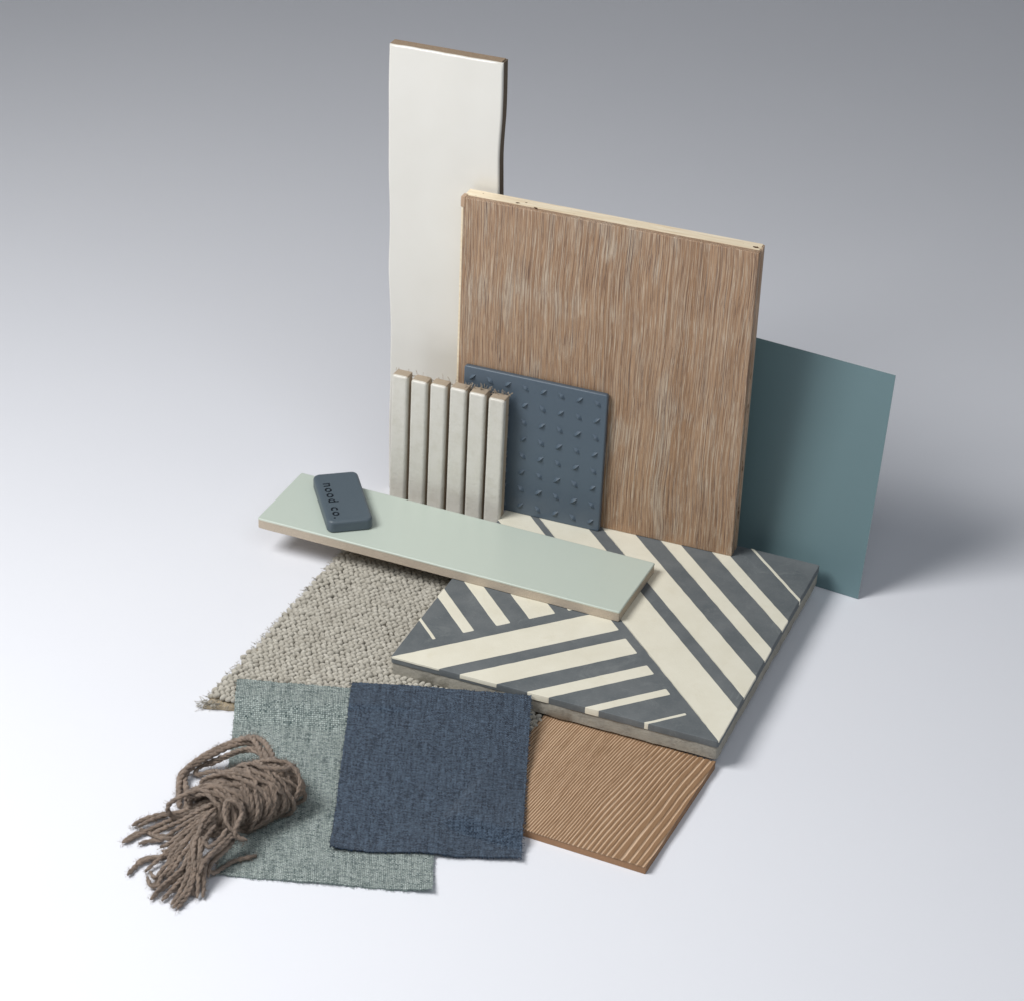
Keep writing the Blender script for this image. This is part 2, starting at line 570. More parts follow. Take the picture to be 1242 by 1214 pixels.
def build_rug():
    t = thing('rug_sample', (-200, 40, 0), 'pale grey loop-pile wool rug sample with a frayed corner under the sage and patterned tiles', 'rug')
    ox, oy = -200, 40
    out = []
    n = len(RUG)
    for i in range(n):
        a, b = RUG[i], RUG[(i+1) % n]
        m = int(math.dist(a, b)/3)
        for k in range(m):
            s = k/m
            out.append((a[0]+(b[0]-a[0])*s-ox+random.uniform(-.4, .4), a[1]+(b[1]-a[1])*s-oy+random.uniform(-.4, .4)))
    V, F = slab_mesh(out, 0.3, 3.0, 1.2, 2)
    link('jute_backing', V, F, jute_m, t)
    # loops
    bm = bmesh.new()
    bmesh.ops.create_icosphere(bm, subdivisions=1, radius=1.0)
    bm.verts.ensure_lookup_table()
    sv = np.array([v.co[:] for v in bm.verts]); sf = [tuple(v.index for v in f.verts) for f in bm.faces]
    bm2 = bmesh.new(); bmesh.ops.create_icosphere(bm2, subdivisions=2, radius=1.0)
    sv2 = np.array([v.co[:] for v in bm2.verts]); sf2 = [tuple(v.index for v in f.verts) for f in bm2.faces]
    bm.free(); bm2.free()
    V, F = [], []
    px, py = 3.8, 3.0
    j = 0
    y = -60.0
    while y < 149:
        x = -298.0 + (px/2 if j % 2 else 0)
        while x < -106:
            gx, gy = x+random.gauss(0, .2)+1.2*mnoise.noise(Vector((x*.03, y*.03, 0))), y+random.gauss(0, .16)+1.6*mnoise.noise(Vector((x*.02, y*.03, 4)))
            x += px
            if not in_rug(gx, gy, -0.4): continue
            if gx > -197 and gy > 2: continue
            ang = math.radians(-28+random.gauss(0, 9)) if j % 2 else math.radians(28+random.gauss(0, 9))
            a, b, h = random.uniform(2.1, 2.6), random.uniform(1.2, 1.5), random.uniform(1.7, 2.2)
            z = 5.5+random.gauss(0, .28)-(1.3 if not in_rug(gx, gy, 2.6) else 0)
            hidden = (gy < -30 and gx > -262)
            bv, bf = (sv, sf) if hidden else (sv2, sf2)
            v = bv*np.array([a, b, h])
            # tilt along its length, then turn
            v[:, 2] += v[:, 0]*random.uniform(.05, .35)
            v += (np.sin(bv*7+random.random()*6)*0.09)
            ca, sa = math.cos(ang), math.sin(ang)
            w = np.stack([v[:, 0]*ca-v[:, 1]*sa+gx-ox, v[:, 0]*sa+v[:, 1]*ca+gy-oy, v[:, 2]+z], 1)
            o0 = len(V)
            V.extend(map(tuple, w)); F.extend([tuple(i+o0 for i in f) for f in bf])
        y += py
        j += 1
    o = link('loop_pile', V, F, rug_m, t, sharp=0); o['kind'] = 'stuff'
    # frayed edges
    V, F = [], []
    def fr(a, b, cnt, nx, ny, L0, L1):
        for _ in range(cnt):
            s = random.random()
            p = (a[0]+(b[0]-a[0])*s-ox, a[1]+(b[1]-a[1])*s-oy, random.uniform(1.0, 6.5))
            fibre(V, F, p, (nx+random.gauss(0, .5), ny+random.gauss(0, .5), random.gauss(-.1, .4)), random.uniform(L0, L1), random.uniform(.10, .2))
    fr(RUG[0], RUG[3], 520, -1, 0, 1.0, 3.0)
    fr(RUG[0], RUG[1], 260, 0.2, -1, 1.0, 3.0)
    fr((-289, -68), (-278, -63), 70, -.8, -.7, 2, 6)
    for _ in range(900):
        p = (random.uniform(-290, -200)-ox, random.uniform(-50, 110)-oy, random.uniform(7, 7.8))
        if in_rug(p[0]+ox, p[1]+oy, 1): fibre(V, F, p, (random.gauss(0, 1), random.gauss(0, 1), .5), random.uniform(1, 2.5), .06)
    o = link('fray', V, F, rug_m, t, sharp=0); o['kind'] = 'stuff'


build_rug()

# ------------------------------------------------------------------ grooved wood sample
def build_grooved_wood():
    yaw = -0.0458
    t = thing('grooved_wood_sample', (-5.5, -103.0, 0), 'thin brown wood sample with wavy brushed grooves, lying at the front right', 'wood sample', yaw)
    w, L, h = 104.0, 104.0, 5.2
    # body a hair under the grooved face
    V, F = slab_mesh(rrect(-w, 0, 0, L, .4, 2, 12), 0.2, h-0.9, 0.0)
    link('base_board', V, F, wood_side, t)
    nx, ny = 560, 90
    xs = np.linspace(-w, 0, nx); ys = np.linspace(0, L, ny)
    X, Y = np.meshgrid(xs, ys)
    # distance from right edge drives the growth-ring pitch: wide at right, tight at left
    d = -X
    warp = np.zeros_like(X)
    for i in range(ny):
        for j in range(0, nx):
            p = Vector((X[i, j]*.022, Y[i, j]*.011, 1.3))
            warp[i, j] = mnoise.noise(p)*1.0+0.35*mnoise.noise(Vector((X[i, j]*.06, Y[i, j]*.03, 5.1)))+0.05*mnoise.noise(Vector((X[i, j]*.3, Y[i, j]*.12, 2)))
    dd = d + (Y*0.10) + warp*np.interp(d, [0, 40, 90], [4.6, 1.8, 0.9])
    # phase: integral of frequency
    phase = np.interp(dd, [-20, 0, 20, 45, 70, 110, 180], [-3.7, 0, 4.5, 13.5, 28.0, 54.0, 96.0])
    fr = phase-np.floor(phase)
    g = np.clip(1-np.abs(fr-0.5)/np.interp(d, [0, 40, 80], [0.22, 0.30, 0.34]), 0, 1)     # groove mask
    g = g**0.8
    fine = rng.normal(0, .1, (1, nx)).repeat(ny, 0)+rng.normal(0, .04, (ny, nx))
    streak = np.array([[mnoise.noise(Vector((X[i, j]*.5, Y[i, j]*.03, 9))) for j in range(nx)] for i in range(ny)])
    col_v = np.clip(g*np.interp(d, [0, 50, 90], [1.0, 1.0, 1.0])*(1+0.5*streak)+fine*.8, 0, 1)
    depth = np.interp(d, [0, 50, 90], [0.9, 0.6, 0.5])
    Z = h - 0.05 - g*depth + fine*0.15
    V = np.stack([X.ravel(), Y.ravel(), Z.ravel()], 1).tolist()
    F = []
    for i in range(ny-1):
        for j in range(nx-1):
            a = i*nx+j
            F.append((a, a+1, a+nx+1, a+nx))
    # skirt
    ring = [j for j in range(nx)] + [i*nx+nx-1 for i in range(1, ny)] + [(ny-1)*nx+j for j in range(nx-2, -1, -1)] + [i*nx for i in range(ny-2, 0, -1)]
    b0 = len(V)
    for r in ring: V.append([V[r][0], V[r][1], h-1.3])
    n = len(ring)
    for k in range(n):
        k2 = (k+1) % n
        F.append((ring[k], b0+k, b0+k2, ring[k2]))
    o = link('grooved_face', V, F, wood_face, t, sharp=50)
    at = o.data.color_attributes.new('grain', 'FLOAT_COLOR', 'POINT')
    cv = np.zeros((len(V), 4), dtype=np.float32); cv[:, 3] = 1
    cv[:nx*ny, 0] = col_v.ravel()
    cv[nx*ny:, 0] = 0.25
    cv[:, 1] = cv[:, 2] = cv[:, 0]
    at.data.foreach_set('color', cv.ravel())


wf = M('brushed_brown_wood', 0.6, 0.3)
an = wf.nt.nodes.new('ShaderNodeVertexColor'); an.layer_name = 'grain'
nn = wf.noise(wf.co((1.5, 0.08, 1)), 1.2, 4, 0.7)
c = wf.mix(wf.ramp(nn, [(0.3, 0), (0.7, 1)]), (0.245, 0.140, 0.074), (0.36, 0.222, 0.126))
c = wf.mix(wf.ramp(an.outputs[0], [(0.15, 0), (0.85, 1)]), c, (0.66, 0.49, 0.345))
wf.color(c)
wf.bump(nn, 0.15)
wood_face = wf.m
wood_side = mottled('cut_wood_edge', (0.38, 0.22, 0.125), 0.75, 0.2, 0.2, 0.1, 0.2, 0.2, 1.0)
build_grooved_wood()

# ------------------------------------------------------------------ patterned cement tile
def clip_poly(poly, a, b, c):
    """keep a*x+b*y <= c"""
    out = []
    n = len(poly)
    for i in range(n):
        p, q = poly[i], poly[(i+1) % n]
        fp, fq = a*p[0]+b*p[1]-c, a*q[0]+b*q[1]-c
        if fp <= 0: out.append(p)
        if (fp < 0 < fq) or (fq < 0 < fp):
            t = fp/(fp-fq)
            out.append((p[0]+(q[0]-p[0])*t, p[1]+(q[1]-p[1])*t))
    return out


def densify(poly, step=5.0, wob=0.16, seed=0.0, rc=0.9):
    # small rounded corners, then uneven edges
    n = len(poly)
    pts = []
    for i in range(n):
        p0, p, p1 = Vector(poly[i-1]), Vector(poly[i]), Vector(poly[(i+1) % n])
        a = min(rc, (p0-p).length*.3); b = min(rc, (p1-p).length*.3)
        A = p+(p0-p).normalized()*a; B = p+(p1-p).normalized()*b
        pts += [tuple(A), tuple((A+B)*.25+p*.5), tuple(B)]
    out = []
    n = len(pts)
    for i in range(n):
        p, q = pts[i], pts[(i+1) % n]
        m = max(1, int(math.dist(p, q)/step))
        for k in range(m):
            s = k/m
            x, y = p[0]+(q[0]-p[0])*s, p[1]+(q[1]-p[1])*s
            out.append((x+wob*mnoise.noise(Vector((x*.15, y*.15, seed)))*2, y+wob*mnoise.noise(Vector((x*.15, y*.15, seed+7)))*2))
    return out


def build_cement_tile():
    t = thing('patterned_tile', (0, 0, 6.0), 'large square cement tile with cream and charcoal diagonal stripes, lying flat in the middle', 'tile')
    H = T-6.0
    ol = rrect(-199.6, 0.4, -0.4, 199.6, 1.2, 3, 3.0, 0.45, 3, 0.09)
    V, F = slab_mesh(ol, 0, H-4.2, 0.5, 2, 0.8)
    # lumpy sides
    V = [(x+0.35*mnoise.noise(Vector((x*.2, y*.2, z*.3))), y+0.35*mnoise.noise(Vector((x*.2+9, y*.2, z*.3))), z) for x, y, z in V]
    link('cement_body', V, F, cem_body, t)
    V, F = slab_mesh(rrect(-200, 0, 0, 200, 1.4, 3, 4.0, 0.12, 5, 0.12), H-4.3, H, 0.45, 3)
    link('pigment_layer', V, F, cem_dark, t)
    big = [(-400, -200), (200, -200), (200, 400), (-400, 400)]
    def band(cons, depth, seed, wid, e=0.22):
        p = big
        for c in cons: p = clip_poly(p, *c)
        for c in ((1, 0, e), (-1, 0, 200+e), (0, 1, 200+e), (0, -1, e)): p = clip_poly(p, *c)
        if len(p) < 3: return
        V, F = slab_mesh(densify(p, 4.0, 0.12, seed, min(0.9, wid*.3)), H-depth, H+0.09, min(0.25, wid*.1), 2)
        link('cream_stripe', V, F, cem_cream, t)
    # right half: bands parallel to the diagonal x + y = 0
    for i, (a, b, dp) in enumerate([(0.4, 34.6, 1.0), (46.2, 69.6, 1.6), (86.2, 100.0, 1.2), (120.6, 132.8, 1.2), (155.3, 158.0, 3.0)]):
        cons = [(1, 1, b), (-1, -1, -a)]
        band(cons, dp, i*3.1, b-a)
    # lower left: bands rising to the right, ending short of the diagonal
    for i, (a, b, dp) in enumerate([(0.6, 30.5, 1.2), (43.5, 66.8, 2.6), (85.0, 98.5, 4.0), (120.4, 129.0, 4.1), (156.0, 159.0, 4.1)]):
        band([(1, -1, b-200), (-1, 1, -(a-200)), (1, 1, -7.4)] + ([(-1, 1, 400)] if i else []), dp, 20+i*2.7, b-a)
    # upper left: bands falling to the right
    for i, (a, b) in enumerate([(-159.0, -156.0), (-131.5, -121.4), (-101.5, -88.5), (-71.5, -47.5), (-35.5, -5.6)]):
        band([(1, 1, b), (-1, -1, -a), (1, -1, -210.6)], 1.4, 40+i*2.3, b-a)


build_cement_tile()

# ------------------------------------------------------------------ tall white tile
def build_tall_tile():
    t = thing('tall_white_tile', (-290.4, 199.4, 0), 'tall narrow glossy white handmade tile standing upright behind the oak board', 'tile', 0.0, 0.0, -0.012)
    W, Hh = 73.0, 308.0
    def ol(ins):
        pts = []
        def wav(z, s): return 0.9*mnoise.noise(Vector((z*.022, s, 0)))*1.6
        n = 60
        for k in range(n+1):
            z = Hh*k/n; pts.append((W-ins+wav(z, 2.2)+0.6*smooth(245, 275, z)-0.7*math.exp(-((z-222)/30)**2), min(max(z, ins), Hh-ins)))
        for k in range(1, 14): pts.append((W-(W)*k/14, Hh-ins+0.5*mnoise.noise(Vector((k*.4, 3, 0)))))
        for k in range(n, -1, -1):
            z = Hh*k/n; pts.append((ins+wav(z, 8.4), min(max(z, ins), Hh-ins)))
        for k in range(1, 8): pts.append((W*k/8, ins))
        return pts
    VF = slab_mesh(ol(0.35), 0.0, 7.2, 0.3, 1)
    link('clay_body', *stand(VF, 8.6), clay_dark, t)
    VF = slab_mesh(ol(0.0), 7.15, 8.6, 1.3, 4)
    link('glaze', *stand(VF, 8.6), glaze_white, t, sharp=60)
    V, F = slab_mesh([(0.8, 1.4), (W-0.8, 1.4), (W-0.8, 8.2), (0.8, 8.2)], Hh-0.5, Hh+0.15, 0)
    link('sawn_top', V, F, clay_brown, t)


build_tall_tile()

# ------------------------------------------------------------------ oak board
def build_oak_board():
    W, Hh = 184.6, 207.3
    yaw, lean = 0.0261, 0.0105
    e = Vector((math.cos(yaw), math.sin(yaw), 0))
    bl = Vector((-52.69, 185.91, T)) - e*W
    t = thing('oak_board', bl, 'square brown limed oak flooring board standing upright on the striped tile', 'wood board', yaw, lean)
    VF = slab_mesh(rrect(0.5, 0, W, Hh-0.2, .5, 2, 8), 8.9, 12.4, 0.7, 2)
    link('oak_face', *stand(VF, 12.4), oak, t)
    # core with a groove along the right edge
    pr = [(0.2, 3.5), (W-1.0, 3.5), (W-1.0, 5.6), (W-3.6, 5.6), (W-3.6, 8.4), (W-1.0, 8.4), (W-1.0, 12.4), (0.2, 12.4)]
    V = [(x, y, 0) for x, y in pr]+[(x, y, Hh) for x, y in pr]
    n = len(pr)
    F = [(i, (i+1) % n, n+(i+1) % n, n+i) for i in range(n)]+[tuple(range(n, 2*n)), tuple(reversed(range(n)))]
    link('pale_core', V, F, pine, t, smooth=False)
    for y0, y1 in ((3.45, 5.55), (8.5, 12.35)):
        V, F = slab_mesh([(W-1.1, y0), (W-0.1, y0), (W-0.1, y1), (W-1.1, y1)], 0.0, Hh-0.4, 0.15, 1)
        link('stained_edge', V, F, oak_edge, t)
    # pale bare strip and chipped corner at the left edge
    V, F = slab_mesh([(-0.6, 0.3), (0.55, 0.3), (0.55, 11.8), (-0.6, 11.8)], 0.0, Hh-1.0, 0.2, 1)
    link('bare_edge', V, F, pine, t)
    V, F = slab_mesh([(-0.9, -0.25), (1.6, -0.3), (2.0, 4.8), (-0.8, 5.4)], Hh-6.5, Hh+0.2, 0.4, 2)
    link('torn_corner', V, F, oak_edge, t)
    for (x, y, r) in ((W*0.18, 5.5, .9), (W*0.205, 8.0, .5), (W*0.245, 3.4, .8), (W*0.25, 2.4, .5), (W-4, 6.5, 1.3)):
        V, F = slab_mesh([(x+r*1.6*math.cos(a)*random.uniform(.7, 1.2), y+r*math.sin(a)*random.uniform(.7, 1.1)) for a in np.linspace(0, 2*math.pi, 9)[:-1]], Hh-0.3, Hh+0.06, 0.04, 1)
        link('knot', V, F, knot_m, t)


knot_m = mottled('dark_knot', (0.10, 0.055, 0.03), 0.8, 0.2, 0.3, 0.5)
build_oak_board()

# ------------------------------------------------------------------ teal card
def build_teal():
    yaw, lean = -0.1039, 0.1454
    W, Hh = 205.0, 148.5
    e = Vector((math.cos(yaw), math.sin(yaw), 0))
    bl = Vector((25.64, 201.9, 0.3)) - e*W
    t = bpy.data.objects.new('teal_card', None)
    nx, nz = 24, 16
    V, F = [], []
    for s in (0, 1):
        for i in range(nz+1):
            for j in range(nx+1):
                x = W*j/nx; z = Hh*i/nz
                bow = 0.9*math.sin(math.pi*z/Hh)*(x/W) + 0.6*math.sin(math.pi*x/W)
                V.append((x, bow+0.55*s, z))
    o1 = (nx+1)*(nz+1)
    for i in range(nz):
        for j in range(nx):
            a = i*(nx+1)+j
            F.append((a, a+1, a+nx+2, a+nx+1)); F.append((a+o1, a+nx+1+o1, a+nx+2+o1, a+1+o1))
    ring = list(range(nx+1))+[i*(nx+1)+nx for i in range(1, nz+1)]+[nz*(nx+1)+j for j in range(nx-1, -1, -1)]+[i*(nx+1) for i in range(nz-1, 0, -1)]
    for k in range(len(ring)):
        a, b = ring[k], ring[(k+1) % len(ring)]
        F.append((a, a+o1, b+o1, b))
    bpy.data.objects.remove(t)
    o = link('teal_card', V, F, teal_m, None, sharp=30)
    o.data.materials.append(edge_m)
    for p in o.data.polygons:
        if p.index >= nx*nz*2: p.material_index = 1
    n = Vector((-math.sin(yaw), math.cos(yaw), 0))
    u = Vector((0, 0, 1))*math.cos(lean)+n*math.sin(lean)
    y = u.cross(e)
    o.matrix_world = Matrix.Translation(bl*S) @ Matrix(((e.x, y.x, u.x), (e.y, y.y, u.y), (e.z, y.z, u.z))).to_4x4()
    tag(o, 'thin plain teal card standing on the ground behind the oak board, rightmost of the samples', 'card')


build_teal()

# ------------------------------------------------------------------ studded slate tile
def build_studded():
    yaw, lean = 0.018, 0.024
    W = 94.0; Ht = 96.0
    e = Vector((math.cos(yaw), math.sin(yaw), 0))
    bl = Vector((-137.4, 178.0, T)) - e*W
    t = thing('studded_tile', bl, 'slate blue square tile dotted with small raised studs, leaning on the oak board', 'tile', yaw, lean)
    VF = slab_mesh(rrect(0, 0, W, Ht, 1.6, 4, 10), 0, 3.4, 0.9, 4, 0.3)
    link('tile_body', *stand(VF, 3.4), slate_m, t, sharp=60)
    # stud: elongated four-sided pyramid with a softened crest
    a, b, h = 3.2, 1.45, 1.8
    base = [(-a, 0), (-a*.3, -b), (a*.3, -b), (a, 0), (a*.3, b), (-a*.3, b)]
    V = [(x, .12, z) for x, z in base]+[(x*.55, -h*.55, z*.55) for x, z in base]+[(-a*.22, -h, 0), (a*.22, -h, 0)]
    F = [(i, (i+1) % 6, 6+(i+1) % 6, 6+i) for i in range(6)]
    F += [(6, 7, 12), (7, 8, 13, 12), (8, 9, 13), (9, 10, 13), (10, 11, 12, 13), (11, 6, 12)]
    proto = link('stud', V, F, slate_m, t, sharp=35)
    p = 11.75
    first = True
    for r in range(8):
        for c in range(8):
            o = proto if first else proto.copy()
            if not first:
                col.objects.link(o)
            first = False
            x = 5.8+c*p; z = Ht-6.8-r*p*1.01
            o.location = (x*S, 0, z*S)
            sgn = 1 if (r+c) % 2 == 0 else -1
            o.rotation_euler = (0, -sgn*math.radians(42), 0)
            k = random.uniform(.92, 1.05)
            o.scale = (k, k, k)


build_studded()

# ------------------------------------------------------------------ finger mosaic
def build_mosaic():
    t = thing('finger_mosaic', (-275.6, 163.6, 0.0), 'strip of six off-white glazed finger tiles standing upright in front of the tall white tile', 'mosaic', 0.0, 0.03)
    pit, w, Hh = 13.0, 10.6, 104.2
    for i in range(6):
        x0 = 0.6+i*pit+random.uniform(-.15, .15)
        hh = Hh+random.uniform(-.5, .5)+(0.8 if i == 0 else 0)
        VF = slab_mesh(rrect(x0+.2, 0, x0+w-.2, hh, .8, 2, 5, 0.08, i, .1), 0, 7.2, 0.3, 1)
        f = link('finger_tile', *stand(VF, 8.6), clay_beige, t)
        VF = slab_mesh(rrect(x0, 0, x0+w, hh-0.1, 1.6, 4, 6, 0.06, i, .1), 5.2, 8.6, 1.5, 5)
        link('glaze', *stand(VF, 8.6), glaze_finger, f, sharp=70)
    V, F = [], []
    for k in range(14):
        x = 1.5+k*5.6
        tube(V, F, [Vector((x, 8.95, 1)), Vector((x+.3, 8.9, 60)), Vector((x, 8.95, 102.5+random.uniform(-1, 1)))], .35, 4)
    for k in range(20):
        z = 3+k*5.2
        tube(V, F, [Vector((0.5, 9.2, z)), Vector((40, 9.15, z+.3)), Vector((78.0+-2.2+random.uniform(-.5, .3), 9.2, z))], .3, 4)
    for _ in range(75):
        x = random.choice([random.uniform(48, 64), random.uniform(48, 64), random.uniform(64, 78), random.uniform(0, 78)])
        fibre(V, F, (x, random.uniform(6, 9.4), Hh-.5+random.uniform(-.5, .6)), (random.gauss(0, .6), random.gauss(0, .5), 1), random.uniform(1.5, 4.5), random.uniform(.1, .22))
    for _ in range(18):
        fibre(V, F, (75.0, random.uniform(4, 9), random.uniform(20, 102)), (1, random.gauss(0, .5), random.gauss(0, .6)), random.uniform(.8, 2.2), .12)
    o = link('mesh_backing', V, F, clay_beige, t, sharp=0)
    o['kind'] = 'stuff'


build_mosaic()

# ------------------------------------------------------------------ sage tile
def build_sage():
    yaw = -0.0186
    e = Vector((math.cos(yaw), math.sin(yaw), 0))
    W, D, H = 241.2, 60.4, 7.4
    bl = Vector((-91.1, 88.0, T+0.12)) - e*W
    t = thing('sage_tile', bl, 'long narrow pale sage green tile lying flat across the striped tile corner', 'tile', yaw)
    V, F = slab_mesh(rrect(0.25, 0.25, W-.25, D-.25, .8, 2, 6, 0.15, 2, .06), 0, 6.5, .3, 1, .5)
    link('clay_body', V, F, clay_light, t)
    V, F = slab_mesh(rrect(0.08, 0.08, W-.08, D-.08, .9, 3, 6, 0.12, 2, .06), 6.1, 6.85, .2, 1)
    link('glaze_lip', V, F, glaze_lip, t)
    V, F = slab_mesh(rrect(0, 0, W, D, 1.0, 3, 6, 0.12, 2, .06), 6.7, H, .7, 3)
    link('sage_glaze', V, F, glaze_sage, t, sharp=60)


build_sage()

# ------------------------------------------------------------------ lettered block
def build_block():
    yaw = math.radians(35)
    t = thing('lettered_block', (-289.6, 126.0, T+7.55), 'small rounded slate grey block with embossed lowercase lettering, lying on the sage tile', 'block', yaw)
    w, l, h = 28.6, 58.0, 8.2
    V, F = slab_mesh(rrect(-w/2, -l/2, w/2, l/2, 4.2, 6, 8), 0, h, 2.2, 6, 1.0)
    body = link('block_body', V, F, soap_m, None, sharp=60)
    # lettering, recessed into the top
    cu = bpy.data.curves.new('lettering', 'FONT')
    cu.body = 'nood co.'
    cu.size = 9.0*S
    cu.space_character = 1.22
    cu.offset = 0.24*S
    cu.extrude = 0.65*S
    cu.resolution_u = 4
    to = bpy.data.objects.new('lettering', cu)
    col.objects.link(to)
    bpy.context.view_layer.update()
    me = bpy.data.meshes.new_from_object(to.evaluated_get(bpy.context.evaluated_depsgraph_get()))
    bpy.data.objects.remove(to)
    co = np.empty(len(me.vertices)*3); me.vertices.foreach_get('co', co); co = co.reshape(-1, 3)/S
    x0, x1 = co[:, 0].min(), co[:, 0].max()
    co[:, 0] = (co[:, 0]-x0)*(41.5/(x1-x0))
    # reading direction runs to -y, glyph tops to +x
    lx = -9.6+co[:, 1]*0.98
    ly = 16.3-co[:, 0]
    zz = co[:, 2]
    me.vertices.foreach_set('co', (np.stack([lx, ly, zz+h], 1)*S).ravel())
    me.update()
    bmx = bmesh.new(); bmx.from_mesh(me)
    bmesh.ops.remove_doubles(bmx, verts=bmx.verts, dist=2e-6)
    bmesh.ops.recalc_face_normals(bmx, faces=bmx.faces)
    bmx.to_mesh(me); bmx.free()
    co = np.empty(len(me.vertices)*3); me.vertices.foreach_get('co', co); co = co.reshape(-1, 3)/S
    lx, ly, zz = co[:, 0], co[:, 1], co[:, 2]-h
    cutter = bpy.data.objects.new('cutter', me)
    col.objects.link(cutter)
    md = body.modifiers.new('cut', 'BOOLEAN'); md.object = cutter; md.operation = 'DIFFERENCE'; md.solver = 'FAST'
    bpy.context.view_layer.update()
    nm = bpy.data.meshes.new_from_object(body.evaluated_get(bpy.context.evaluated_depsgraph_get()))
    body.modifiers.clear()
    if len(nm.polygons) > 100:
        body.data = nm
        nm.polygons.foreach_set('use_smooth', [True]*len(nm.polygons))
        nm.set_sharp_from_angle(angle=math.radians(35))
        nm.polygons.foreach_set('use_smooth', [abs(p.normal.z) < 0.9995 for p in nm.polygons])
    bpy.data.objects.remove(cutter)
    body.name = 'block_body'
    body.parent = t
    # near-black letter floors, painting in the shade of the recess
    me.vertices.foreach_set('co', (np.stack([lx, ly, (zz*0.12)+h-0.50], 1)*S).ravel())
    me.materials.clear(); me.materials.append(letter_shade_m)
    le = bpy.data.objects.new('lettering', me)
    col.objects.link(le); le.parent = t


build_block()

# ------------------------------------------------------------------ cloth swatches
def swatch(name, TL, TR, BL, BR, zfun, mat, thread, label, seed, nu=110, nv=140, fray=(0, 0, 1, 0), thick=0.45):
    TL, TR, BL, BR = map(Vector, (TL, TR, BL, BR))
    Wm = ((TR-TL).length+(BR-BL).length)/2; Lm = ((BL-TL).length+(BR-TR).length)/2
    V, UV, F = [], [], []
    for i in range(nv+1):
        v = i/nv
        for j in range(nu+1):
            u = j/nu
            p = (TL*(1-u)+TR*u)*(1-v)+(BL*(1-u)+BR*u)*v
            je = 0.35
            if j in (0, nu): p = p+Vector((random.uniform(-je, je), 0))
            if i in (0, nv): p = p+Vector((0, random.uniform(-je, je)*1.5))
            ew = 0.3*mnoise.noise(Vector((u*6, v*6, seed)))
            if j in (0, nu): p = p+Vector((ew, ew*.4))
            if i in (0, nv): p = p+Vector((ew*.3, ew))
            V.append((p.x, p.y, zfun(p.x, p.y, u, v)))
            UV.append((u*Wm, v*Lm))
    n = nu+1
    for i in range(nv):
        for j in range(nu):
            a = i*n+j
            F.append((a, a+n, a+n+1, a+1))
    N1 = len(V)
    V2 = [(x, y, z-thick) for x, y, z in V]
    F2 = [tuple(N1+k for k in reversed(f)) for f in F]
    ring = list(range(n))+[i*n+nu for i in range(1, nv+1)]+[nv*n+j for j in range(nu-1, -1, -1)]+[i*n for i in range(nv-1, 0, -1)]
    F3 = [(ring[k], ring[(k+1) % len(ring)], N1+ring[(k+1) % len(ring)], N1+ring[k]) for k in range(len(ring))]
    c = sum((Vector(p) for p in V), Vector())/len(V)
    base = Vector((c.x, c.y, 0))
    e = bpy.data.objects.new(name, None); e.empty_display_size = .02
    col.objects.link(e); e.location = base*S
    tag(e, label, 'fabric swatch')
    loc = lambda L: [(x-base.x, y-base.y, z) for x, y, z in L]
    link('woven_cloth', loc(V)+loc(V2), F+F2+F3, mat, e, uvs=UV+UV, sharp=70)
    FV, FF = [], []
    sides = ([(0, j) for j in range(n)], [(i, nu) for i in range(nv+1)], [(nv, j) for j in range(n)], [(i, 0) for i in range(nv+1)])
    outs = ((TL-BL).normalized(), (TR-TL).normalized(), (BL-TL).normalized(), (TL-TR).normalized())
    for s, (idx, od, k) in enumerate(zip(sides, outs, fray)):
        for q in range(int(len(idx)*k)):
            i, j = random.choice(idx)
            p = V[i*n+j]
            fibre(FV, FF, (p[0]-base.x, p[1]-base.y, p[2]-.2), (od.x+random.gauss(0, .25), od.y+random.gauss(0, .25), random.gauss(-.05, .1)), random.uniform(.5, 1.6), random.uniform(.1, .2), .3, 2)
    o = link('loose_threads', FV, FF, thread, e, sharp=0); o['kind'] = 'stuff'
    return e


def rug_front(x):     # y of the rug's front edge at x
    return -67.5+(x+287.5)*(53.5/181.5)


def green_z(x, y, u, v):
    d = y-rug_front(x)
    z = 0.75+8.9*smooth(-15, 3.0, d)
    z += 0.5*mnoise.noise(Vector((x*.03, y*.03, 2)))*smooth(0, .2, v)*(1-smooth(.85, 1, v))+0.25
    z += 2.2*math.exp(-math.hypot(x+102, y+164)/9)+0.9*(0.5+0.5*math.sin(x*.09+y*.05))*smooth(0, .5, v)
    z += 1.3*math.exp(-((d+17)/4.5)**2)*0.5
    z -= 0.5*math.exp(-((d+12.5)/1.6)**2)
    return z


swatch('green_swatch', (-277.0, -45.0), (-163.0, -11.0), (-212.1, -197.6), (-102.4, -164.4), green_z, green_cloth, green_thread,
       'sage green woven fabric swatch draped off the rug, partly under the navy swatch and yarn', 3, fray=(.6, .6, 1.6, .6))


def navy_z(x, y, u, v):
    top = 10.9*(1-u)+18.6*u
    bot = 1.5*(1-u)+1.7*u
    f = (1-v)**(1.25+0.35*u)
    z = bot+(top-bot)*f
    d = y-rug_front(x)
    gz = green_z(x, y, 0, .5)+1.0
    k = smooth(.72, .5, u) if False else 1-smooth(.5, .8, u)
    z = max(z, gz*k+0.8*(1-k))
    # wood sample below the right part
    wz = 7.6*smooth(-132.0, -110.0, x)*smooth(-121.0, -103.5, y)
    z = max(z, wz)
    z += 0.9*mnoise.noise(Vector((x*.035, y*.035, 7)))+0.35+2.0*math.exp(-math.hypot(u, 1-v)/.08)+1.6*math.exp(-math.hypot(1-u, 1-v)/.10)
    z += 0.8*math.sin(u*9+v*3)*math.sin(math.pi*v)*0.6
    return z


